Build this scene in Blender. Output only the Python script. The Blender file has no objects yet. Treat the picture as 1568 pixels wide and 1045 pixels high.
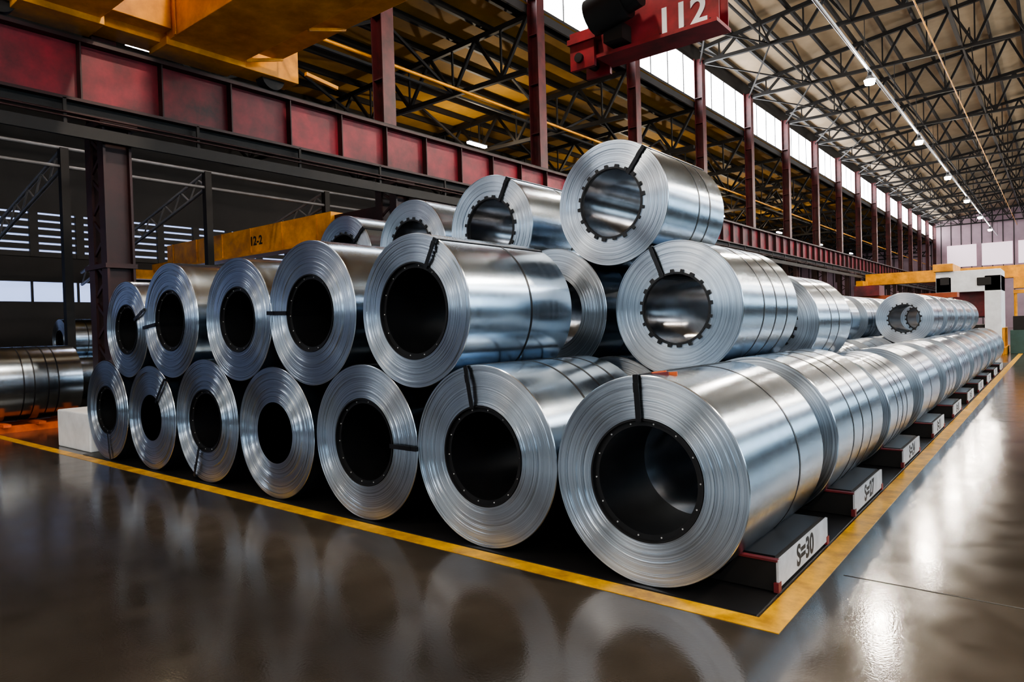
import bpy, bmesh, math, random
from mathutils import Vector, Matrix
random.seed(7)
scene=bpy.context.scene
COL=scene.collection
pi=math.pi
try: scene.view_settings.look='AgX - Medium High Contrast'
except Exception: pass

# ------------------------------------------------------------------ materials
def new_mat(name):
    m=bpy.data.materials.new(name); m.use_nodes=True
    nt=m.node_tree; b=nt.nodes['Principled BSDF']
    return m,nt,b
def N(nt,t,**kw):
    n=nt.nodes.new(t)
    for k,v in kw.items():
        if hasattr(n,k): setattr(n,k,v)
        else: n.inputs[k.replace('_',' ')].default_value=v
    return n
def paint(name,col,rough=.5,metal=0.0,var=.25,scale=3.0,dirt=None,bump=.0,coords='Object'):
    m,nt,b=new_mat(name)
    tc=N(nt,'ShaderNodeTexCoord'); no=N(nt,'ShaderNodeTexNoise'); no.inputs['Scale'].default_value=scale
    no.inputs['Detail'].default_value=6; no.inputs['Roughness'].default_value=.65
    nt.links.new(tc.outputs[coords],no.inputs['Vector'])
    r=N(nt,'ShaderNodeValToRGB'); r.color_ramp.elements[0].position=.35; r.color_ramp.elements[1].position=.68
    d=dirt if dirt else tuple(c*(1-var) for c in col)
    u=tuple(min(1,c*(1+var*.6)) for c in col)
    r.color_ramp.elements[0].color=(*d,1); r.color_ramp.elements[1].color=(*u,1)
    nt.links.new(no.outputs[0],r.inputs[0]); nt.links.new(r.outputs[0],b.inputs['Base Color'])
    b.inputs['Roughness'].default_value=rough; b.inputs['Metallic'].default_value=metal
    if bump:
        bp=N(nt,'ShaderNodeBump'); bp.inputs['Strength'].default_value=bump; bp.inputs['Distance'].default_value=.01
        nt.links.new(no.outputs[0],bp.inputs['Height']); nt.links.new(bp.outputs[0],b.inputs['Normal'])
    return m
def emis(name,col,s):
    m,nt,b=new_mat(name)
    b.inputs['Base Color'].default_value=(*col,1); b.inputs['Emission Color'].default_value=(*col,1); b.inputs['Emission Strength'].default_value=s
    return m

def steel_flank(name,tint):
    m,nt,b=new_mat(name)
    tc=N(nt,'ShaderNodeTexCoord'); oi=N(nt,'ShaderNodeObjectInfo')
    mp=N(nt,'ShaderNodeMapping'); mp.inputs['Scale'].default_value=(.8,7,.8)
    nt.links.new(tc.outputs['Object'],mp.inputs[0])
    no=N(nt,'ShaderNodeTexNoise'); no.inputs['Scale'].default_value=2.2; no.inputs['Detail'].default_value=5
    nt.links.new(mp.outputs[0],no.inputs['Vector'])
    n2=N(nt,'ShaderNodeTexNoise'); n2.inputs['Scale'].default_value=3; n2.inputs['Detail'].default_value=3
    nt.links.new(tc.outputs['Object'],n2.inputs['Vector'])
    mr=N(nt,'ShaderNodeMapRange'); mr.inputs['To Min'].default_value=.15; mr.inputs['To Max'].default_value=.28
    nt.links.new(no.outputs[0],mr.inputs['Value']); nt.links.new(mr.outputs[0],b.inputs['Roughness'])
    r=N(nt,'ShaderNodeValToRGB')
    r.color_ramp.elements[0].position=.3; r.color_ramp.elements[1].position=.7
    r.color_ramp.elements[0].color=(tint[0]*.84,tint[1]*.88,tint[2]*.93,1); r.color_ramp.elements[1].color=(*tint,1)
    nt.links.new(n2.outputs[0],r.inputs[0])
    hs=N(nt,'ShaderNodeHueSaturation'); mv=N(nt,'ShaderNodeMapRange'); mv.inputs['To Min'].default_value=.66; mv.inputs['To Max'].default_value=.98
    nt.links.new(oi.outputs['Random'],mv.inputs['Value']); nt.links.new(mv.outputs[0],hs.inputs['Value'])
    nt.links.new(r.outputs[0],hs.inputs['Color']); nt.links.new(hs.outputs[0],b.inputs['Base Color'])
    b.inputs['Metallic'].default_value=1
    bp=N(nt,'ShaderNodeBump'); bp.inputs['Strength'].default_value=.015; bp.inputs['Distance'].default_value=.002
    nt.links.new(no.outputs[0],bp.inputs['Height']); nt.links.new(bp.outputs[0],b.inputs['Normal'])
    return m
def steel_face(name,tint):
    m,nt,b=new_mat(name)
    tc=N(nt,'ShaderNodeTexCoord')
    mul=N(nt,'ShaderNodeVectorMath',operation='MULTIPLY'); mul.inputs[1].default_value=(1,0,1)
    ln=N(nt,'ShaderNodeVectorMath',operation='LENGTH')
    nt.links.new(tc.outputs['Object'],mul.inputs[0]); nt.links.new(mul.outputs[0],ln.inputs[0])
    oi=N(nt,'ShaderNodeObjectInfo'); ad=N(nt,'ShaderNodeMath',operation='MULTIPLY_ADD'); ad.inputs[1].default_value=20
    nt.links.new(oi.outputs['Random'],ad.inputs[0]); nt.links.new(ln.outputs['Value'],ad.inputs[2])
    no=N(nt,'ShaderNodeTexNoise'); no.noise_dimensions='1D'; no.inputs['Scale'].default_value=70; no.inputs['Detail'].default_value=5; no.inputs['Roughness'].default_value=.75
    nt.links.new(ad.outputs[0],no.inputs['W'])
    r=N(nt,'ShaderNodeValToRGB'); r.color_ramp.elements[0].position=.3; r.color_ramp.elements[1].position=.62
    r.color_ramp.elements[0].color=(tint[0]*.44,tint[1]*.45,tint[2]*.48,1); r.color_ramp.elements[1].color=(*tint,1)
    nt.links.new(no.outputs[0],r.inputs[0])
    n2=N(nt,'ShaderNodeTexNoise'); n2.inputs['Scale'].default_value=5; n2.inputs['Detail'].default_value=4
    nt.links.new(tc.outputs['Object'],n2.inputs['Vector'])
    mx=N(nt,'ShaderNodeMix',data_type='RGBA',blend_type='MULTIPLY'); mx.inputs[0].default_value=.18
    nt.links.new(r.outputs[0],mx.inputs[6]); nt.links.new(n2.outputs[0],mx.inputs[7])
    nt.links.new(mx.outputs[2],b.inputs['Base Color'])
    b.inputs['Metallic'].default_value=1.0; b.inputs['Roughness'].default_value=.30
    b.inputs['Anisotropic'].default_value=.88; b.inputs['Anisotropic Rotation'].default_value=.25
    tg=N(nt,'ShaderNodeTangent'); tg.direction_type='RADIAL'; tg.axis='Y'
    nt.links.new(tg.outputs[0],b.inputs['Tangent'])
    bp=N(nt,'ShaderNodeBump'); bp.inputs['Strength'].default_value=.3; bp.inputs['Distance'].default_value=.003
    nt.links.new(no.outputs[0],bp.inputs['Height']); nt.links.new(bp.outputs[0],b.inputs['Normal'])
    return m
M_flank=steel_flank('galvanised_steel_wrap',(.56,.65,.74))
M_face=steel_face('coil_edge_steel',(.78,.85,.92))
M_bore=paint('bore_steel_dark',(.20,.21,.23),.2,1.0,.3,4)
M_black=paint('black_liner_plastic',(.006,.006,.007),.45,0,.3,8)
M_strap=paint('black_steel_strap',(.012,.012,.014),.35,.3,.3,8)
M_rivet=paint('rivet_grey',(.6,.6,.6),.4,.5,.1,8)
M_red=paint('red_oxide_paint',(.17,.014,.018),.5,0,.45,1.6,dirt=(.05,.006,.008),bump=.1)
M_sign=paint('hoist_red_paint',(.30,.014,.024),.45,0,.3,1.6,dirt=(.12,.008,.012),bump=.1)
M_col=paint('column_maroon_paint',(.085,.010,.012),.5,0,.45,1.6,dirt=(.028,.004,.005),bump=.1)
M_girder=paint('faded_crimson_girder_paint',(.21,.010,.020),.5,0,.5,.9,dirt=(.026,.004,.006),bump=.15)
M_dkred=paint('dark_maroon_steel',(.026,.005,.005),.5,.1,.4,2)
M_orange=paint('orange_wood',(.60,.11,.02),.7,0,.3,4)
M_orange2=paint('orange_machine_paint',(.34,.07,.02),.6,0,.3,2)
M_dark=paint('dark_structural_steel',(.010,.008,.007),.6,.2,.3,2)
M_yel=paint('crane_yellow_paint',(.78,.33,.004),.42,0,.2,1.5,dirt=(.44,.17,.004))
M_yline=paint('yellow_floor_paint',(.78,.41,.006),.33,0,.2,5,dirt=(.38,.18,.010))
M_white=paint('white_paint',(.76,.77,.78),.6,0,.15,2)
M_plate=paint('grey_label_plate',(.50,.52,.55),.55,0,.2,5)
M_roofR=paint('roof_sheet_pale',(.40,.295,.185),.75,0,.25,.35)
M_roofL=paint('roof_sheet_ochre',(.40,.22,.035),.75,0,.35,.4)
M_wall=paint('wall_cladding_grey',(.020,.017,.016),.75,0,.3,.5)
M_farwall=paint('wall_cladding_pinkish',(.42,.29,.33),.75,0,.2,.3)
M_pipe=paint('galvanised_pipe',(.55,.56,.58),.35,.8,.15,2)
M_gpipe=paint('dull_grey_pipe',(.20,.20,.21),.5,.3,.2,2)
M_green=paint('machine_green',(.035,.08,.07),.5,0,.2,3)
M_shade_pad=paint('dark_shade_and_pad',(.012,.011,.011),.4,0,.3,3)  # painted shade under the coil stack; also the saddle top pads
M_ink=paint('black_stencil_ink',(.012,.012,.012),.6,0,.1,8)
M_joint=paint('floor_joint_sealant',(.010,.008,.007),.6,0,.1,8)
M_winD=emis('daylight_glazing',(.93,.96,1.0),15.0)
M_winB=emis('daylight_glazing_blue',(.45,.58,1.0),1.2)
M_winN=emis('daylight_glazing_end',(.78,.90,1.0),5.2)
M_winS=emis('daylight_glazing_side',(.62,.84,1.0),7.5)
M_hazeP=emis('pink_haze_glow',(.95,.75,.82),.8)  # dim emission imitating pinkish haze at the hall end
M_lamp=emis('lamp_diffuser',(1.0,.90,.78),750.0)
M_tube=emis('led_tube_diffuser',(.85,.80,1.0),60.0)

m,nt,b=new_mat('polished_concrete'); M_floor=m
tc=N(nt,'ShaderNodeTexCoord')
n1=N(nt,'ShaderNodeTexNoise'); n1.inputs['Scale'].default_value=.5; n1.inputs['Detail'].default_value=7; n1.inputs['Roughness'].default_value=.6
n2=N(nt,'ShaderNodeTexNoise'); n2.inputs['Scale'].default_value=3.5; n2.inputs['Detail'].default_value=8
n3=N(nt,'ShaderNodeTexNoise'); n3.inputs['Scale'].default_value=60; n3.inputs['Detail'].default_value=2
for n in (n1,n2,n3): nt.links.new(tc.outputs['Object'],n.inputs['Vector'])
r=N(nt,'ShaderNodeValToRGB'); r.color_ramp.elements[0].position=.33; r.color_ramp.elements[1].position=.7
r.color_ramp.elements[0].color=(.034,.028,.022,1); r.color_ramp.elements[1].color=(.058,.048,.038,1)
nt.links.new(n1.outputs[0],r.inputs[0])
mx=N(nt,'ShaderNodeMix',data_type='RGBA',blend_type='OVERLAY'); mx.inputs[0].default_value=.3
nt.links.new(r.outputs[0],mx.inputs[6]); nt.links.new(n2.outputs[0],mx.inputs[7]); nt.links.new(mx.outputs[2],b.inputs['Base Color'])
mr=N(nt,'ShaderNodeMapRange'); mr.inputs['From Min'].default_value=.3; mr.inputs['From Max'].default_value=.7; mr.inputs['To Min'].default_value=.11; mr.inputs['To Max'].default_value=.18
nt.links.new(n2.outputs[0],mr.inputs['Value']); nt.links.new(mr.outputs[0],b.inputs['Roughness'])
b.inputs['IOR'].default_value=1.5
bp=N(nt,'ShaderNodeBump'); bp.inputs['Strength'].default_value=.04; bp.inputs['Distance'].default_value=.01
nt.links.new(n3.outputs[0],bp.inputs['Height']); nt.links.new(bp.outputs[0],b.inputs['Normal'])

# ------------------------------------------------------------------ mesh builder
class MB:
    def __init__(s): s.v=[]; s.f=[]; s.m=[]; s.sm=[]; s.mats=[]
    def mi(s,mat):
        if mat not in s.mats: s.mats.append(mat)
        return s.mats.index(mat)
    def add(s,vs,fs,mat,smooth=False):
        o=len(s.v); s.v+= [tuple(v) for v in vs]; k=s.mi(mat)
        for f in fs: s.f.append([i+o for i in f]); s.m.append(k); s.sm.append(smooth)
    def box(s,a,c,mat):
        x0,x1=sorted((a[0],c[0])); y0,y1=sorted((a[1],c[1])); z0,z1=sorted((a[2],c[2]))
        vs=[(x0,y0,z0),(x1,y0,z0),(x1,y1,z0),(x0,y1,z0),(x0,y0,z1),(x1,y0,z1),(x1,y1,z1),(x0,y1,z1)]
        s.add(vs,[(0,3,2,1),(4,5,6,7),(0,1,5,4),(1,2,6,5),(2,3,7,6),(3,0,4,7)],mat)
    def beam(s,p,q,w,h,mat):
        p=Vector(p);q=Vector(q);d=(q-p).normalized()
        up=Vector((0,0,1)) if abs(d.z)<.95 else Vector((0,1,0))
        a=d.cross(up).normalized()*w/2; c=a.cross(d).normalized()*h/2
        vs=[p-a-c,p+a-c,p+a+c,p-a+c,q-a-c,q+a-c,q+a+c,q-a+c]
        s.add(vs,[(0,1,2,3),(4,7,6,5),(0,4,5,1),(1,5,6,2),(2,6,7,3),(3,7,4,0)],mat)
    def cyl(s,p,q,r,mat,n=12,r2=None):
        p=Vector(p);q=Vector(q);d=(q-p).normalized(); r2=r if r2 is None else r2
        up=Vector((0,0,1)) if abs(d.z)<.95 else Vector((0,1,0))
        a=d.cross(up).normalized(); c=a.cross(d)
        vs=[]
        for i in range(n):
            t=2*pi*i/n; e=a*math.cos(t)+c*math.sin(t); vs+= [p+e*r,q+e*r2]
        s.add(vs,[(2*i,2*i+1,(2*i+3)%(2*n),(2*i+2)%(2*n)) for i in range(n)],mat,True)
        o=[2*i for i in range(n)]
        s.add([vs[i] for i in o],[tuple(range(n))],mat); s.add([vs[i+1] for i in o],[tuple(reversed(range(n)))],mat)
    def obj(s,name,loc=(0,0,0),parent=None,bevel=0):
        me=bpy.data.meshes.new(name); me.from_pydata(s.v,[],s.f)
        for mt in s.mats: me.materials.append(mt)
        me.polygons.foreach_set('material_index',s.m); me.polygons.foreach_set('use_smooth',s.sm); me.update()
        ob=bpy.data.objects.new(name,me); COL.objects.link(ob); ob.location=loc
        if parent: ob.parent=parent
        if bevel:
            bv=ob.modifiers.new('bevel','BEVEL'); bv.width=bevel; bv.segments=2; bv.limit_method='ANGLE'
        return ob
def inst(ob,name,loc):
    o=bpy.data.objects.new(name,ob.data); COL.objects.link(o); o.location=loc; o.rotation_euler=ob.rotation_euler; return o
def text_mesh(txt,size,mat,name,parent,loc,rot,ext=.001,bold=.0):
    cu=bpy.data.curves.new(name,'FONT'); cu.body=txt; cu.size=size; cu.extrude=ext; cu.align_x='CENTER'; cu.align_y='CENTER'; cu.offset=bold
    o=bpy.data.objects.new(name,cu); COL.objects.link(o)
    dg=bpy.context.evaluated_depsgraph_get(); me=bpy.data.meshes.new_from_object(o.evaluated_get(dg))
    bpy.data.objects.remove(o); me.materials.clear(); me.materials.append(mat)
    o=bpy.data.objects.new(name,me); COL.objects.link(o); o.location=loc; o.rotation_euler=rot; o.parent=parent
    return o

# ------------------------------------------------------------------ steel coil
def coil_mesh(R,r,L,strap=None,bands=(),liner='dots',seg=128,rings=26,seed=0,clamp=False,depth=None):
    rnd=random.Random(seed); s=MB()
    cs=[(math.cos(2*pi*i/seg),math.sin(2*pi*i/seg)) for i in range(seg)]
    def ring(rad,y): return [(c*rad,y,n*rad) for c,n in cs]
    def band(r0,y0,r1,y1,mat,smooth=True,flip=False):
        vs=ring(r0,y0)+ring(r1,y1); fs=[]
        for i in range(seg):
            j=(i+1)%seg; q=(i,j,seg+j,seg+i)
            fs.append(q[::-1] if flip else q)
        s.add(vs,fs,mat,smooth)
    for side in (0,1):
        nr=rings if side==0 else max(4,rings//4)
        rr=[r]+sorted(rnd.uniform(r+.006,R-.006) for _ in range(nr-1))+[R-.004]
        y=0
        prev=None; drift=rnd.uniform(-.01,.012)
        for k in range(nr):
            t=k/nr
            y=drift*math.sin(t*pi)+rnd.uniform(-.0035,.0035)
            if rnd.random()<.08: y+=rnd.uniform(-.009,.004)
            yy=y if side==0 else L-y
            if prev is not None: band(rr[k],prev,rr[k],yy,M_face,True,side==1)
            band(rr[k],yy,rr[k+1],yy,M_face,False,side==1)
            prev=yy
        yb=.006 if side==0 else L-.006
        band(R-.004,prev,R,yb,M_face,True,side==1)
        band(r,(0 if side==0 else L),r,(.006 if side==0 else L-.006),M_bore,True,side==0)
    band(R,.006,R,L-.006,M_flank,True)
    band(r,L-.006,r,.006,M_bore,True)
    if liner:
        d0=(.03 if liner=='teeth' else L-.05) if depth is None else depth
        ro=r-.002; ri=r-.014
        for (a,bq,c,d) in ((ro,-.008,ri,-.008),(ri,-.008,ri,d0),(ri,d0,ro,d0)): band(a,bq,c,d,M_black,True,True)
        if liner=='teeth':
            for i in range(20):
                a=2*pi*i/20+.1+rnd.uniform(-.03,.03); ca,sa=math.cos(a),math.sin(a); wv=rnd.uniform(.017,.026)
                tx,tz=-sa*wv,ca*wv; r0,r1=r-.012,r+rnd.uniform(.022,.036)
                pts=[(ca*r0-tx,sa*r0-tz),(ca*r1-tx*.8,sa*r1-tz*.8),(ca*r1+tx*.8,sa*r1+tz*.8),(ca*r0+tx,sa*r0+tz)]
                vs=[(p[0],-.017,p[1]) for p in pts]+[(p[0],.004,p[1]) for p in pts]
                s.add(vs,[(0,1,2,3),(4,7,6,5),(0,4,5,1),(1,5,6,2),(2,6,7,3),(3,7,4,0)],M_black)
            band(r+.004,-.014,r-.014,-.014,M_black,False,True); band(r+.004,.004,r+.004,-.014,M_black,True,True)
        else:
            band(ri,.02,ri-.035,.02,M_black,False,True); band(ri-.035,.02,ri-.035,.03,M_black,True,True); band(ri-.035,.03,ri,.03,M_black,False,True)
            n=14
            for i in range(n):
                a=2*pi*i/n+.05; c=Vector((math.cos(a)*(ri-.016),.016,math.sin(a)*(ri-.016)))
                s.cyl(c,c+Vector((0,.006,0)),.0055,M_rivet,8)
    for t in bands:
        y0=t*L-.011; y1=y0+.022
        band(R+.0025,y0,R+.0025,y1,M_strap,True); band(R-.002,y0,R+.0025,y0,M_strap,False); band(R+.0025,y1,R-.002,y1,M_strap,False)
    if strap is not None:
        a=math.radians(strap); e=Vector((math.cos(a),0,math.sin(a))); t=Vector((-e.z,0,e.x))*.019
        def slab(p,q,nrm,th=.005):
            nrm=nrm*th; vs=[p-t,p+t,q+t,q-t,p-t+nrm,p+t+nrm,q+t+nrm,q-t+nrm]
            s.add(vs,[(0,3,2,1),(4,5,6,7),(0,1,5,4),(1,2,6,5),(2,3,7,6),(3,0,4,7)],M_strap)
        Y=Vector((0,1,0)); yf=-.02
        slab(e*(r-.02)+Y*yf,e*(R+.004)+Y*yf,Y*-1)
        slab(e*(R+.001)+Y*yf,e*(R+.001)+Y*L,e)
        slab(e*(r-.016)+Y*yf,e*(r-.016)+Y*L,e*-1)
        c=e*((R+r)/2+.06)+Y*yf
        slab(c-e*.03,c+e*.03,Y*-1,.01)
        if clamp:
            c=e*(R+.004)+Y*.16
            for k,(dx,dy) in enumerate(((.09,0),(.05,.05),(.12,.06))):
                s.beam(c+Vector((dx-.05,dy-.03,-.012-dx*.03)),c+Vector((dx+.05,dy,.004-dx*.1)),.03,.03,M_orange if k else M_red)
    return s
def add_coil(x,y,z,R,r,L,**k):
    s=coil_mesh(R,r,L,**k); return s.obj('steel_coil',(x,y,z))

def tangent(c1,R1,c2,R2,R):
    d1=R1+R+.004; d2=R2+R+.004; x1,z1=c1; x2,z2=c2
    D=math.hypot(x2-x1,z2-z1); a=(d1*d1-d2*d2+D*D)/(2*D); hh=math.sqrt(max(d1*d1-a*a,0))
    ux,uz=(x2-x1)/D,(z2-z1)/D
    px,pz=x1+ux*a,z1+uz*a
    c=[(px-uz*hh,pz+ux*hh),(px+uz*hh,pz-ux*hh)]
    return max(c,key=lambda q:q[1])

Y1=3.84; Y2=5.80
bx=[-2.04,-3.40,-4.78,-6.17,-7.56,-8.93,-10.29]
bR=[.665,.69,.685,.665,.70,.655,.685]
br=[.393,.384,.39,.31,.36,.29,.335]
bst=[93,100,0,None,-112,48,-80]
bl=['dots','dots','dots',None,'dots',None,'dots']
bL=[1.55,1.45,1.5,1.4,1.5,1.45,1.5]
bb=[(.62,),(.40,.62,.82),(.6,),(.5,),(.5,),(.5,),(.5,)]
Z0=.008
for i in range(7):
    add_coil(bx[i],Y1,bR[i]+Z0,bR[i],br[i],bL[i],strap=bst[i],bands=bb[i],liner=bl[i],seed=i+1,clamp=(i==0),rings=34,depth=.72 if i==0 else None)
mR=[.63,.685,.655,.69,.63]; mr_=[.40,.37,.35,.37,.33]; mst=[62,178,None,186,22]; mb=[(.56,),(.6,),(.6,),(.6,),(.6,)]
mL=[1.38,1.45,1.4,1.45,1.4]
for i in range(5):
    x,z=tangent((bx[i+1],bR[i+1]+Z0),bR[i+1],(bx[i+2],bR[i+2]+Z0),bR[i+2],mR[i])
    add_coil(x,Y1,z,mR[i],mr_[i],mL[i],strap=mst[i],bands=mb[i],liner='dots',seed=20+i,rings=32)
# second row
b2x=[-2.04,-3.40,-4.77,-6.14,-7.51,-8.88,-10.25]; b2R=[.675,.675,.665,.65,.65,.65,.65]
for i in range(7):
    add_coil(b2x[i],Y2,b2R[i]+Z0,b2R[i],.36,1.75,strap=None,bands=(.3,.5,.72) if i==0 else (.5,),liner=None,seed=40+i,rings=20,seg=96)
m2R=[.625,.655,.60,.59,.59]; m2=[]
for i in range(5):
    x,z=tangent((b2x[i],b2R[i]+Z0),b2R[i],(b2x[i+1],b2R[i+1]+Z0),b2R[i+1],m2R[i]); m2.append((x,z))
    add_coil(x,Y2,z,m2R[i],.33 if i==0 else .37,1.55 if i==0 else 1.5,strap=112 if i==0 else None,bands=(.34,.56,.78),liner='teeth' if i==0 else None,seed=50+i,rings=30)
tR=[.605,.59,.585,.585]; tst=[52,62,None,40]
for i in range(4):
    x,z=tangent(m2[i],m2R[i],m2[i+1],m2R[i+1],tR[i])
    add_coil(x,Y2,z,tR[i],.34,1.33,strap=tst[i],bands=(.52,.72) if i==0 else (.6,),liner='teeth',seed=60+i,rings=30)
# rows receding down the hall (shared meshes)
RB=.62; RM=.57
protoB=[coil_mesh(RB,.32,Lk,bands=bd,liner=None,seed=80+k,seg=80,rings=14) for k,(bd,Lk) in enumerate((((.3,.5,.7),1.45),((.45,),1.6),((.3,.7),1.35)))]
protoM=[coil_mesh(RM,.31,1.5,bands=bd,liner='teeth',seed=90+k,seg=80,rings=14) for k,bd in enumerate(((.35,.6),(.5,),(.3,.5,.75)))]
rowY=[8.15+2.26*k for k in range(9)]
first={}
for k,yy in enumerate(rowY):
    for j in range(4):
        key=('B',(k+j)%3)
        loc=(-2.0-1.30*j+(random.uniform(-.015,.015)),yy+random.uniform(-.12,.12),RB+Z0)
        if key in first: inst(first[key],'steel_coil',loc)
        else: first[key]=protoB[key[1]].obj('steel_coil',loc)
    for j in range(3):
        if j==0 and k in (1,2,3): continue
        key=('M',(k+j)%3)
        loc=(-2.65-1.30*j,yy+random.uniform(-.06,.06),RB+Z0+.012+math.sqrt((RB+RM+.004)**2-.65**2))
        if key in first: inst(first[key],'steel_coil',loc)
        else: first[key]=protoM[key[1]].obj('steel_coil',loc)

# ------------------------------------------------------------------ saddles
starts=[4.18,6.16,8.45,10.75,13.05,15.3,17.55,19.8,22.1,24.4]
lab=['S=30','S=27','S=24','S=21','S=18','S=15','S=12','S=9','S=6','S=3']
for y0,tx in zip(starts,lab):
    s=MB(); L=1.12
    prof=[(-1.76,.012),(-1.35,.012),(-1.35,.20),(-1.58,.20),(-1.70,.055),(-1.76,.03)]
    n=len(prof); vs=[(x,0,z) for x,z in prof]+[(x,L,z) for x,z in prof]
    s.add(vs,[tuple(range(n)),tuple(reversed(range(n,2*n)))]+[(i,i+n,(i+1)%n+n,(i+1)%n) for i in range(n)],M_dark)
    s.box((-1.349,.0,.035),(-1.335,L,.205),M_plate)
    s.box((-1.36,-.02,.012),(-1.33,.035,.07),M_red); s.box((-1.36,L-.035,.012),(-1.33,L+.02,.07),M_red)
    s.box((-1.60,-.012,.195),(-1.34,.03,.208),M_red)
    s.box((-1.58,.05,.2),(-1.37,L-.05,.214),M_shade_pad)
    o=s.obj('coil_saddle',(0,y0,0))
    text_mesh(tx,.19,M_ink,'label',o,(-1.3345,L*.5,.118),(pi/2,0,pi/2),.0006,.006)

# ------------------------------------------------------------------ floor, lines
s=MB(); s.box((-34,-26,-.2),(14,118,0),M_floor); s.obj('floor')
s=MB(); s.box((-12.0,3.64,.0),(-1.17,3.78,.004),M_yline); s.box((-1.32,3.78,0),(-1.17,40,.004),M_yline); s.box((-30,3.64,0),(-12.0,3.78,.004),M_yline)
s.obj('floor_marking_line')
s=MB(); s.box((-11.1,3.80,0),(-1.34,29,.006),M_shade_pad); s.obj('stack_shade_slab')  # thin dark slab: shade inside the yellow line put into the floor colour
s=MB()
s.box((-1.1,4.72,0),(14,4.735,.001),M_joint)
for yy in (-4,13,21,30,39): s.box((-1.1,yy,0),(14,yy+.012,.001),M_joint)
s.box((2.5,-20,0),(2.51,60,.001),M_joint); s.box((-14,.9,0),(-3.5,.91,.001),M_joint)
s.obj('floor_joint')

# ------------------------------------------------------------------ columns, girder
XG=-13.0; BAY=6.6; Y0=5.05
cy=[Y0+BAY*k for k in range(-4,17)]
first=None
for yy in cy:
    if first is None:
        s=MB()
        for dx in (-.32,.22):
            s.beam((dx,0,0),(dx,0,5.3),.05,.42,M_dkred)
            s.box((dx-.12,-.23,0),(dx+.12,-.19,5.3),M_dkred); s.box((dx-.12,.19,0),(dx+.12,.23,5.3),M_dkred)
        for k in range(7): 
            s.beam((-.32,-.2,.2+k*.72),(.22,-.2,.55+k*.72),.03,.06,M_dkred); s.beam((.22,-.2,.55+k*.72),(-.32,-.2,.92+k*.72),.03,.06,M_dkred)
        s.box((-.6,-.4,0),(.5,.4,.05),M_dkred)
        s.box((-.55,-.3,5.3),(.45,.3,5.42),M_dkred)
        s.box((-.55,-.26,2.9),(.36,.26,2.98),M_dkred)
        s.box((-.62,-.03,4.6),(-.32,.03,5.3),M_dkred)
        s.box((-.44,-.2,5.42),(-.41,.2,14.3),M_col); s.box((-.07,-.2,5.42),(-.04,.2,14.3),M_col); s.box((-.42,-.015,5.42),(-.06,.015,14.3),M_col)
        for zz in (8,9.6,11.2,12.4): s.box((-.42,-.19,zz),(-.05,.19,zz+.03),M_col)
        first=s.obj('steel_column',(XG,yy,0))
    else: inst(first,'steel_column',(XG,yy,0))
s=MB()
gx=-12.72
s.box((gx-.2,-21,6.6),(gx+.2,112,6.66),M_dkred); s.box((gx-.2,-21,5.60),(gx+.2,112,5.65),M_dkred); s.box((gx-.015,-21,5.65),(gx+.015,112,6.6),M_girder)
y=-20.6
while y<112:
    s.box((gx+.015,y,5.65),(gx+.17,y+.025,6.6),M_dkred); y+=1.32
s.box((gx-.05,-21,6.66),(gx+.05,112,6.74),M_dark)
s.box((gx-.1,-21,5.44),(gx+.05,112,5.60),M_dark)
s.box((gx+.18,-21,5.0),(gx+.24,112,5.2),M_dark)
for z in (5.38,5.31): s.cyl((gx+.22,-21,z),(gx+.22,112,z),.018,M_dkred,8)
y=-20
while y<110: s.box((gx+.16,y,5.0),(gx+.2,y+.05,5.62),M_dark); y+=2.2
s.obj('crane_runway_girder')
s=MB(); s.cyl((-13.62,-20,8.7),(-13.62,110,8.7),.045,M_yel,10)
for yy in cy: s.box((-13.67,yy+.3,8.62),(-13.57,yy+.36,8.78),M_yel)
s.obj('yellow_gas_pipe')

# ------------------------------------------------------------------ clerestory windows + walls
s=MB()
s.box((-13.56,-22,14.25),(-13.48,112.8,15.0),M_wall); s.box((-13.56,-22,12.0),(-13.48,112.8,12.45),M_wall)
s.obj('wall_clerestory')
s=MB(); s.box((-13.55,-21,12.45),(-13.51,112.5,14.25),M_winD)
y=-21
while y<113: s.box((-13.51,y,12.45),(-13.47,y+.04,14.25),M_dark); y+=1.65
s.obj('window_1')
s=MB(); s.box((13,-22,0),(13.2,114,3.6),M_wall); s.box((13,-22,7.0),(13.2,114,12.5),M_wall); s.box((13,-22,14.2),(13.2,114,15),M_wall)
s.obj('wall_right')
s=MB()
y=-20
while y<110:
    s.box((13.08,y,3.6),(13.12,y+3.8,7.0),M_winS); s.box((13.0,y+3.8,3.6),(13.2,y+6.6,7.0),M_wall)
    for k in range(4): s.box((13.0,y+k*1.2,3.6),(13.08,y+k*1.2+.06,7.0),M_dark)
    s.box((13.0,y,5.2),(13.08,y+3.8,5.28),M_dark); y+=6.6
s.box((13.08,-21,12.5),(13.12,113,14.2),M_winD)
s.obj('window_2')
s=MB(); s.box((-34,-22.2,0),(13,-22,3.6),M_wall); s.box((-34,-22.2,8.2),(13,-22,17.5),M_wall)
for x0,x1 in ((-34,-28),(-22,-14),(-8,-1),(6,13)): s.box((x0,-22.2,3.6),(x1,-22,8.2),M_wall)
s.obj('wall_near')
s=MB()
for x0 in (-28,-14,-1):
    w_=7 if x0==-1 else 6
    s.box((x0,-22.12,3.6),(x0+w_,-22.08,8.2),M_winN)
    for k in range(w_+1): s.box((x0+k,-22.08,3.6),(x0+k+.08,-22.0,8.2),M_dark)
    for k in range(3): s.box((x0,-22.08,4.6+1.3*k),(x0+w_,-22.0,4.68+1.3*k),M_dark)
s.obj('window_3')
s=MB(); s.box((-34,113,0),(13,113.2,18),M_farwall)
for k in range(40): s.box((-34+k*1.18,112.95,0),(-33.9+k*1.18,113,18),M_wall)
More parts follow.
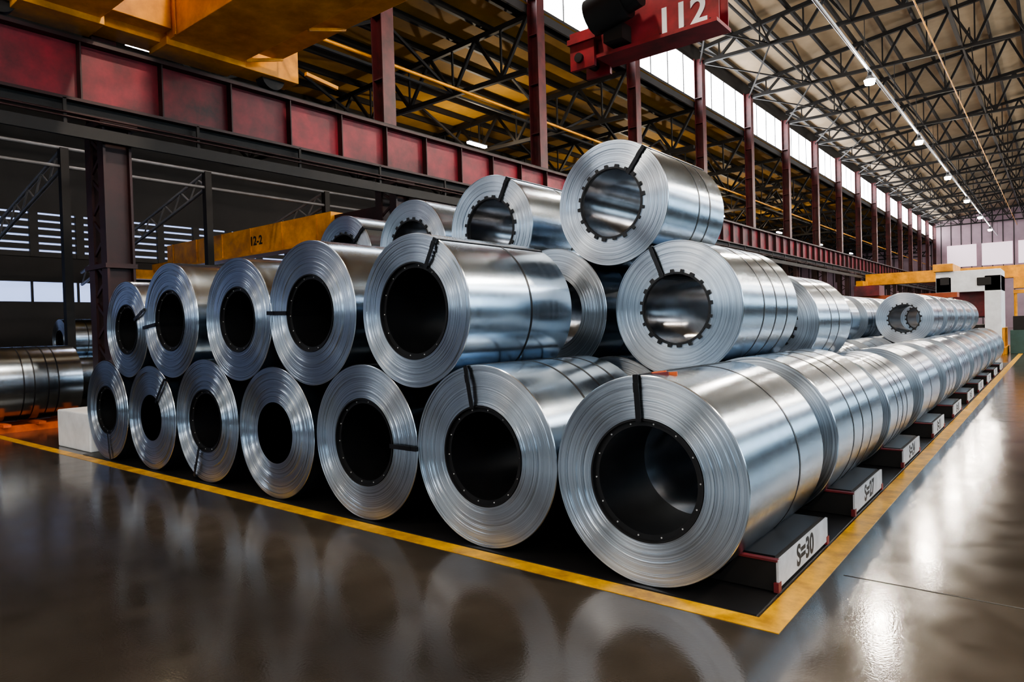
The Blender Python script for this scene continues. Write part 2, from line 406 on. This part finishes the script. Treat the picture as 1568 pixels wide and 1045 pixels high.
s.obj('wall_far')
s=MB()
for k in range(6): s.box((-12+k*4,112.8,8.5),(-8.6+k*4,112.9,11.5),M_hazeP)  # added glowing panels stand in for bright haze before the far wall
s.obj('far_haze_glow')
XL=-32
s=MB()
for z0,z1 in ((0,3.3),(4.1,5.1),(6.9,12)): s.box((XL-.2,-22,z0),(XL,114,z1),M_wall)
s.obj('wall_left')
s=MB()
s.box((XL-.12,-22,3.3),(XL-.08,114,4.1),M_winB)
s.box((XL-.12,-22,5.1),(XL-.08,114,6.9),M_winB)
for k in range(6): s.box((XL-.08,-22,5.1+k*.30),(XL+.06,114,5.31+k*.30),M_dark)
y=-22
while y<113: s.box((XL-.08,y,3.3),(XL,y+.08,4.1),M_dark); s.box((XL-.08,y,5.1),(XL+.08,y+.3,6.9),M_dark); y+=1.65
s.obj('window_5')

# ------------------------------------------------------------------ roofs
def zR(x): return 15.0+ (13.4-abs(x))*.13
s=MB()
s.add([(-13.5,-22,zR(-13.4)),(0,-22,zR(0)),(0,114,zR(0)),(-13.5,114,zR(-13.4))],[(0,1,2,3)],M_roofR)
s.add([(0,-22,zR(0)),(13.2,-22,zR(13.4)),(13.2,114,zR(13.4)),(0,114,zR(0))],[(0,1,2,3)],M_roofR)
s.obj('ceiling')
s=MB(); x=-13
while x<12.9:
    s.box((x-.06,-21.8,zR(x)-.22),(x+.06,112.8,zR(x)-.03),M_dark); x+=1.3
s.obj('roof_purlins')
def truss(x0,x1,zb,ztop,n,name,locs,mat):
    s=MB(); P=[x0+(x1-x0)*i/n for i in range(n+1)]
    for i in range(n):
        a,c=P[i],P[i+1]
        s.beam((a,0,zb),(c,0,zb),.14,.16,mat); s.beam((a,0,ztop(a)),(c,0,ztop(c)),.14,.18,mat)
        mid=(a+c)/2
        s.beam((a,0,ztop(a)),(mid,0,zb),.11,.11,mat); s.beam((mid,0,zb),(c,0,ztop(c)),.11,.11,mat)
        s.beam((mid,0,zb),(mid,0,ztop(mid)),.06,.06,mat)
    f=None
    for yy in locs:
        if f is None: f=s.obj(name,(0,yy,0))
        else: inst(f,name,(0,yy,0))
truss(-13.2,0,14.1,lambda x:zR(x)-.28,7,'roof_truss',cy,M_dark)
truss(0,12.9,14.1,lambda x:zR(x)-.28,7,'roof_truss',cy,M_dark)
s=MB()
for x in (-9.9,-6.6,-3.3,0,5):
    s.beam((x,cy[0],14.1),(x,cy[-1],14.1),.07,.09,M_dark)
for i in range(len(cy)-1):
    for x in (-9.9,-3.3,0):
        s.beam((x,cy[i],14.1),(x+.0,(cy[i]+cy[i+1])/2,zR(x)-.25),.05,.05,M_dark); s.beam((x,(cy[i]+cy[i+1])/2,zR(x)-.25),(x,cy[i+1],14.1),.05,.05,M_dark)
    s.beam((-13.2,cy[i],14.1),(-9.9,cy[i+1],14.1),.06,.06,M_dark); s.beam((-9.9,cy[i],14.1),(-13.2,cy[i+1],14.1),.06,.06,M_dark)
s.obj('roof_bracing')
def zL(x): return 12.3-(abs(x)-13)*.045
s=MB(); s.add([(-13.4,-22,zL(-13.4)),(-13.4,114,zL(-13.4)),(-32.2,114,zL(-32)),(-32.2,-22,zL(-32))],[(0,1,2,3)],M_roofL); s.obj('ceiling_left_bay')
s=MB(); x=-13.9
while x>-31.8: s.box((x-.06,-21.8,zL(x)-.24),(x+.06,112.8,zL(x)-.03),M_dark); x-=1.35
s.obj('left_bay_purlins')
truss(-31.8,-13.6,10.2,lambda x:zL(x)-.3,8,'left_bay_roof_truss',cy,M_dark)
s=MB()
for x in (-17,-22,-27):
    s.beam((x,cy[0],10.2),(x,cy[-1],10.2),.08,.08,M_dark)
for i in range(len(cy)-1):
    for x in (-17,-22):
        mdy=(cy[i]+cy[i+1])/2; s.beam((x,cy[i],10.2),(x,mdy,zL(x)-.3),.09,.09,M_dark); s.beam((x,mdy,zL(x)-.3),(x,cy[i+1],10.2),.09,.09,M_dark)
s.obj('left_bay_bracing')
# inner pitched pipe trusses in the left bay
s=MB()
for yy in (7.0,11.0,15.5):
    p0,p1=Vector((-31.5,yy,4.0)),Vector((-21.0,yy,6.4)); q0,q1=Vector((-31.5,yy,4.5)),Vector((-21.0,yy,6.9))
    s.cyl(p0,p1,.06,M_gpipe,8); s.cyl(q0,q1,.06,M_gpipe,8)
    for k in range(9):
        a=p0.lerp(p1,k/9); c=q0.lerp(q1,(k+.5)/9); d=p0.lerp(p1,(k+1)/9); s.cyl(a,c,.03,M_gpipe,6); s.cyl(c,d,.03,M_gpipe,6)
    s.box((-21.12,yy-.1,0),(-20.9,yy+.1,6.9),M_dark)
for z in (6.4,6.9): s.cyl((-21,3,z),(-21,19,z),.05,M_gpipe,8)
s.obj('pipe_truss_frame')

# ------------------------------------------------------------------ lamps
s=MB(); s.cyl((-6.1,-20,12.15),(-6.1,110,12.15),.07,M_pipe,10)
for yy in cy: s.cyl((-6.1,yy,12.2),(-6.1,yy,14.1),.015,M_dark,6)
s.obj('lighting_conduit')
s=MB(); s.cyl((-4.0,-20,13.3),(-4.0,110,13.3),.03,M_yel,8)
for yy in cy: s.cyl((-4.0,yy,13.3),(-4.0,yy,14.1),.012,M_dark,6)
s.obj('yellow_pipe')
def highbay(x,y,z,power,first=[None]):
    if first[0] is None:
        s=MB(); s.cyl((0,0,0),(0,0,.18),.22,M_pipe,20,.10); s.cyl((0,0,.18),(0,0,.32),.08,M_dark,14); s.cyl((0,0,-.18),(0,0,0),.18,M_lamp,20,.22)
        first[0]=s.obj('high_bay_lamp',(x,y,z)); o=first[0]
    else: o=inst(first[0],'high_bay_lamp',(x,y,z))
    li=bpy.data.lights.new('bulb','AREA'); li.shape='DISK'; li.size=.4; li.energy=power; li.color=(1,.82,.62)
    lo=bpy.data.objects.new('bulb',li); COL.objects.link(lo); lo.parent=o; lo.location=(0,0,-.21)
for k in range(-4,6): highbay(-6.1,32.3+13.1*k,11.75,400)
for k in range(-4,3): highbay(6.1,32.3+13.1*k,11.75,450)
def led(x,y,z,power,first=[None]):
    if first[0] is None:
        s=MB(); s.box((-.09,-.6,0),(.09,.6,.05),M_pipe); s.box((-.08,-.58,-.08),(.08,.58,0),M_tube); s.cyl((0,-.4,.05),(0,-.4,.9),.01,M_dark,6); s.cyl((0,.4,.05),(0,.4,.9),.01,M_dark,6)
        first[0]=s.obj('led_batten_lamp',(x,y,z)); o=first[0]
    else: o=inst(first[0],'led_batten_lamp',(x,y,z))
    if power:
        li=bpy.data.lights.new('tube','POINT'); li.shadow_soft_size=.12; li.energy=power; li.color=(1,.82,.56)
        lo=bpy.data.objects.new('tube',li); COL.objects.link(lo); lo.parent=o; lo.location=(0,0,-.28)
for k in range(-1,6): led(-20,22.9+14.0*k,9.9,[200,600,650,600,600,0,0][k+1])

# ------------------------------------------------------------------ yellow bridge crane (upper left)
s=MB()
for y0,y1 in ((3.6,4.7),(5.8,7.2)):
    s.box((-12.3,y0,6.95),(12.5,y1,8.5),M_yel)
    s.box((-12.9,y0-.05,6.85),(-12.2,y1+.05,7.0),M_yel)
    for k in range(12): s.box((-12+2*k,y0-.03,6.95),(-11.92+2*k,y0,8.5),M_yel)
s.box((-13.0,3.0,6.95),(-12.45,8.6,7.65),M_yel); s.box((-12.45,4.7,7.1),(-12.1,5.8,7.9),M_yel)
for yy in (3.4,8.1):
    s.cyl((-12.85,yy,7.0),(-12.6,yy,7.0),.26,M_dark,20)
s.box((-12.2,7.2,7.2),(12,8.0,7.26),M_yel)
for k in range(13):
    x=-12.1+2*k*1.0
    s.beam((x,7.2,6.95),(x,8.0,7.2),.06,.06,M_yel); s.cyl((x,8.0,7.2),(x,8.0,8.3),.025,M_yel,6)
s.cyl((-12.1,8.0,8.3),(12,8.0,8.3),.025,M_yel,6); s.cyl((-12.1,8.0,7.8),(12,8.0,7.8),.02,M_yel,6)
s.beam((-12.2,8.6,7.1),(-12.2,9.4,7.0),.08,.08,M_yel)
s.obj('yellow_bridge_crane',bevel=.01)
s=MB()
s.box((-29.5,13.6,4.65),(-18.2,14.4,5.6),M_yel); s.box((-31.2,13.7,4.6),(-29.5,14.3,4.95),M_yel)
s.box((-31.6,12.6,4.3),(-31.1,15.0,4.7),M_yel); s.box((-18.2,13.75,5.0),(-13.6,14.25,5.5),M_dkred)
for k in range(6): s.box((-29+2*k,13.57,4.65),(-28.94+2*k,13.6,5.6),M_yel)
s.box((-29.5,13.5,4.6),(-18.2,13.6,4.68),M_yel)
o=s.obj('yellow_gantry_crane')
text_mesh('12-2',.45,M_ink,'label',o,(-22.6,13.59,5.1),(pi/2,0,0),.002,.01)
s=MB(); s.box((-12.3,62,4.4),(3,63.2,5.3),M_yel); s.box((-12.6,60,4.2),(-12.1,65,4.7),M_yel); s.box((-2.5,61.8,3.6),(-.8,63.4,4.4),M_yel); s.obj('distant_bridge_crane')

# hanging red lifting beam with number
s=MB()
Yh=9.0; dz=.10; xl=-5.3; xr=-3.45
s.box((xl,Yh-.12,5.58+dz),(xr,Yh-.10,6.35+dz),M_sign); s.box((xl,Yh-.2,5.53+dz),(xr,Yh+.3,5.58+dz),M_sign); s.box((xl,Yh+.2,5.58+dz),(xr,Yh+.22,6.35+dz),M_sign)
s.box((xl-.42,Yh-.25,5.42+dz),(xl,Yh-.19,5.98+dz),M_sign); s.box((xl-.42,Yh+.2,5.42+dz),(xl,Yh+.26,5.98+dz),M_sign); s.box((xl-.44,Yh-.3,5.80+dz),(xl+.05,Yh+.3,5.88+dz),M_sign)
s.cyl((xl-.25,Yh-.3,5.58+dz),(xl-.25,Yh+.3,5.58+dz),.07,M_dark,14)
s.cyl((-5.2,Yh-.45,6.0+dz),(-4.65,Yh-.45,6.1+dz),.26,M_dark,24); s.cyl((-4.65,Yh-.45,6.10+dz),(-4.45,Yh-.45,6.14+dz),.2,M_dark,20)
s.box((-5.05,Yh-.4,5.62+dz),(-4.75,Yh,5.85+dz),M_dark)
for x in (-4.9,-3.7): s.cyl((x,Yh+.05,5.6+dz),(x,Yh+.05,14.1),.02,M_dark,6)
s.box((xr-.1,Yh-.3,6.35+dz),(xr+.05,Yh+.4,6.7+dz),M_sign)
for k in range(3): s.box((-4.3+.36*k,Yh-.14,5.58+dz),(-4.28+.36*k,Yh-.12,5.62+dz),M_dark)
o=s.obj('hoist_lifting_beam')
text_mesh('112',.50,M_white,'label',o,(-3.98,Yh-.125,5.86),(pi/2,0,0),.002,.012)

# ------------------------------------------------------------------ left foreground props
s=MB(); s.box((-12.45,3.92,0),(-11.15,4.6,.58),M_white); s.obj('white_concrete_block',bevel=.02)
s=coil_mesh(.70,.32,1.4,bands=(.3,.42,.58,.7),liner='dots',seed=200,rings=16); o=s.obj('steel_coil',(-15.55,3.75,.88))
s=MB()
for xx in (-15.95,-15.15): s.box((xx-.07,3.72,0),(xx+.07,5.2,.12),M_orange)
for yy in (3.9,4.45,5.0): s.box((-16.2,yy-.06,.12),(-14.9,yy+.06,.172),M_orange)
s.obj('wooden_skid')
p=coil_mesh(.62,.30,1.4,bands=(.4,.6),liner='dots',seed=210,rings=14,seg=80); f=None
for (x,y,z) in ((-17.9,7.4,.63),(-19.2,7.4,.63),(-22.4,7.4,.63),(-23.7,7.4,.63),(-18.55,7.4,1.70),(-23.05,7.4,1.70)):
    if f is None: f=p.obj('steel_coil',(x,y,z))
    else: inst(f,'steel_coil',(x,y,z))
s=MB()
for k in range(4):
    for j in range(9): s.box((-29+k*1.6,12.3,.1+j*.38),(-27.55+k*1.6,13.3,.40+j*.38),M_wall); s.box((-29+k*1.6,12.4,.40+j*.38),(-27.55+k*1.6,13.2,.48+j*.38),M_gpipe)
s.box((-29,12.3,0),(-22.7,13.3,.1),M_dark)
s.obj('sheet_metal_stack')

# ------------------------------------------------------------------ distant machinery
s=MB()
s.box((-5.0,42,0),(-4.3,45,3.7),M_white); s.box((-2.9,42,0),(-2.2,45,3.7),M_white); s.box((-5.0,42,2.9),(-2.2,45,4.0),M_white)
s.box((-4.3,42.6,1.6),(-2.9,44,2.9),M_red); s.box((-4.3,42.2,0),(-2.9,44.5,1.2),M_dark); s.box((-5.1,41.8,4.0),(-4.2,45.2,4.4),M_yel)
s.cyl((-4.3,43,1.9),(-2.9,43,1.9),.35,M_pipe,20); s.box((-3.2,41.9,3.2),(-2.6,42,3.6),M_dark); s.box((-4.8,41.95,3.3),(-4.4,42,3.7),M_wall)
s.obj('slitting_line_machine',bevel=.04)
s=MB()
s.box((-1.6,36,0),(-.6,37.5,1.0),M_green); s.box((-1.5,36.1,1.0),(-.9,37.2,1.6),M_dark); s.cyl((-.4,36,0),(-.4,36,3.2),.06,M_pipe,10); s.box((-.6,35.8,2.6),(-.2,36.1,3.1),M_dark)
s.box((-1.9,35,0),(-1.7,38,.3),M_yel)
for k in range(5): s.cyl((-1.8,35+k*.7,0),(-1.8,35+k*.7,1.1),.03,M_yel,8)
s.cyl((-1.8,35,1.1),(-1.8,37.8,1.1),.03,M_yel,8)
s.obj('machine_control_console',bevel=.02)
s=MB()
for k in range(3):
    s.box((-1.5+.9*k,50+2*k,0),(-.8+.9*k,52+2*k,2.6+.3*k),M_green if k%2 else M_dark); s.box((-1.5+.9*k,49.9+2*k,1.4),(-1.0+.9*k,50+2*k,2.0),M_plate)
s.box((-2,49,2.9),(2,49.3,3.1),M_yel); s.cyl((-1.9,49.1,0),(-1.9,49.1,3),.08,M_yel,8)
s.obj('levelling_machine')
s=MB()
s.box((-9,33,0),(-3,34,.4),M_dark)
for k in range(5): s.box((-9+k*1.3,33,.4),(-8.8+k*1.3,34,2.5),M_orange2)
s.box((-9,33.1,2.45),(-3.2,33.9,2.65),M_orange2); s.box((-7,32.9,2.65),(-6,34,3.1),M_red); s.cyl((-8.6,33.5,1.6),(-3.6,33.5,1.6),.3,M_pipe,16)
s.obj('roller_conveyor_frame')

# ------------------------------------------------------------------ world
w=bpy.data.worlds.new('World'); scene.world=w; w.use_nodes=True
bg=w.node_tree.nodes['Background']; bg.inputs[0].default_value=(.5,.62,.8,1); bg.inputs[1].default_value=.1

# ------------------------------------------------------------------ camera
f=1045.0; h=1.65
Yc=Vector((836,42,-f)).normalized()
Xc=Vector(((f*f-42*19)/836.0,19,f)); Xc=(Xc-Xc.dot(Yc)*Yc).normalized()
Zc=Xc.cross(Yc)
C2W=Matrix((Xc,Yc,Zc))
cam=bpy.data.objects.new('camera',bpy.data.cameras.new('camera')); COL.objects.link(cam); scene.camera=cam
cam.matrix_world=Matrix.Translation((0,0,h))@C2W.to_4x4(); cam.data.lens=36*f/1568; cam.data.sensor_width=36
cam.data.clip_end=400
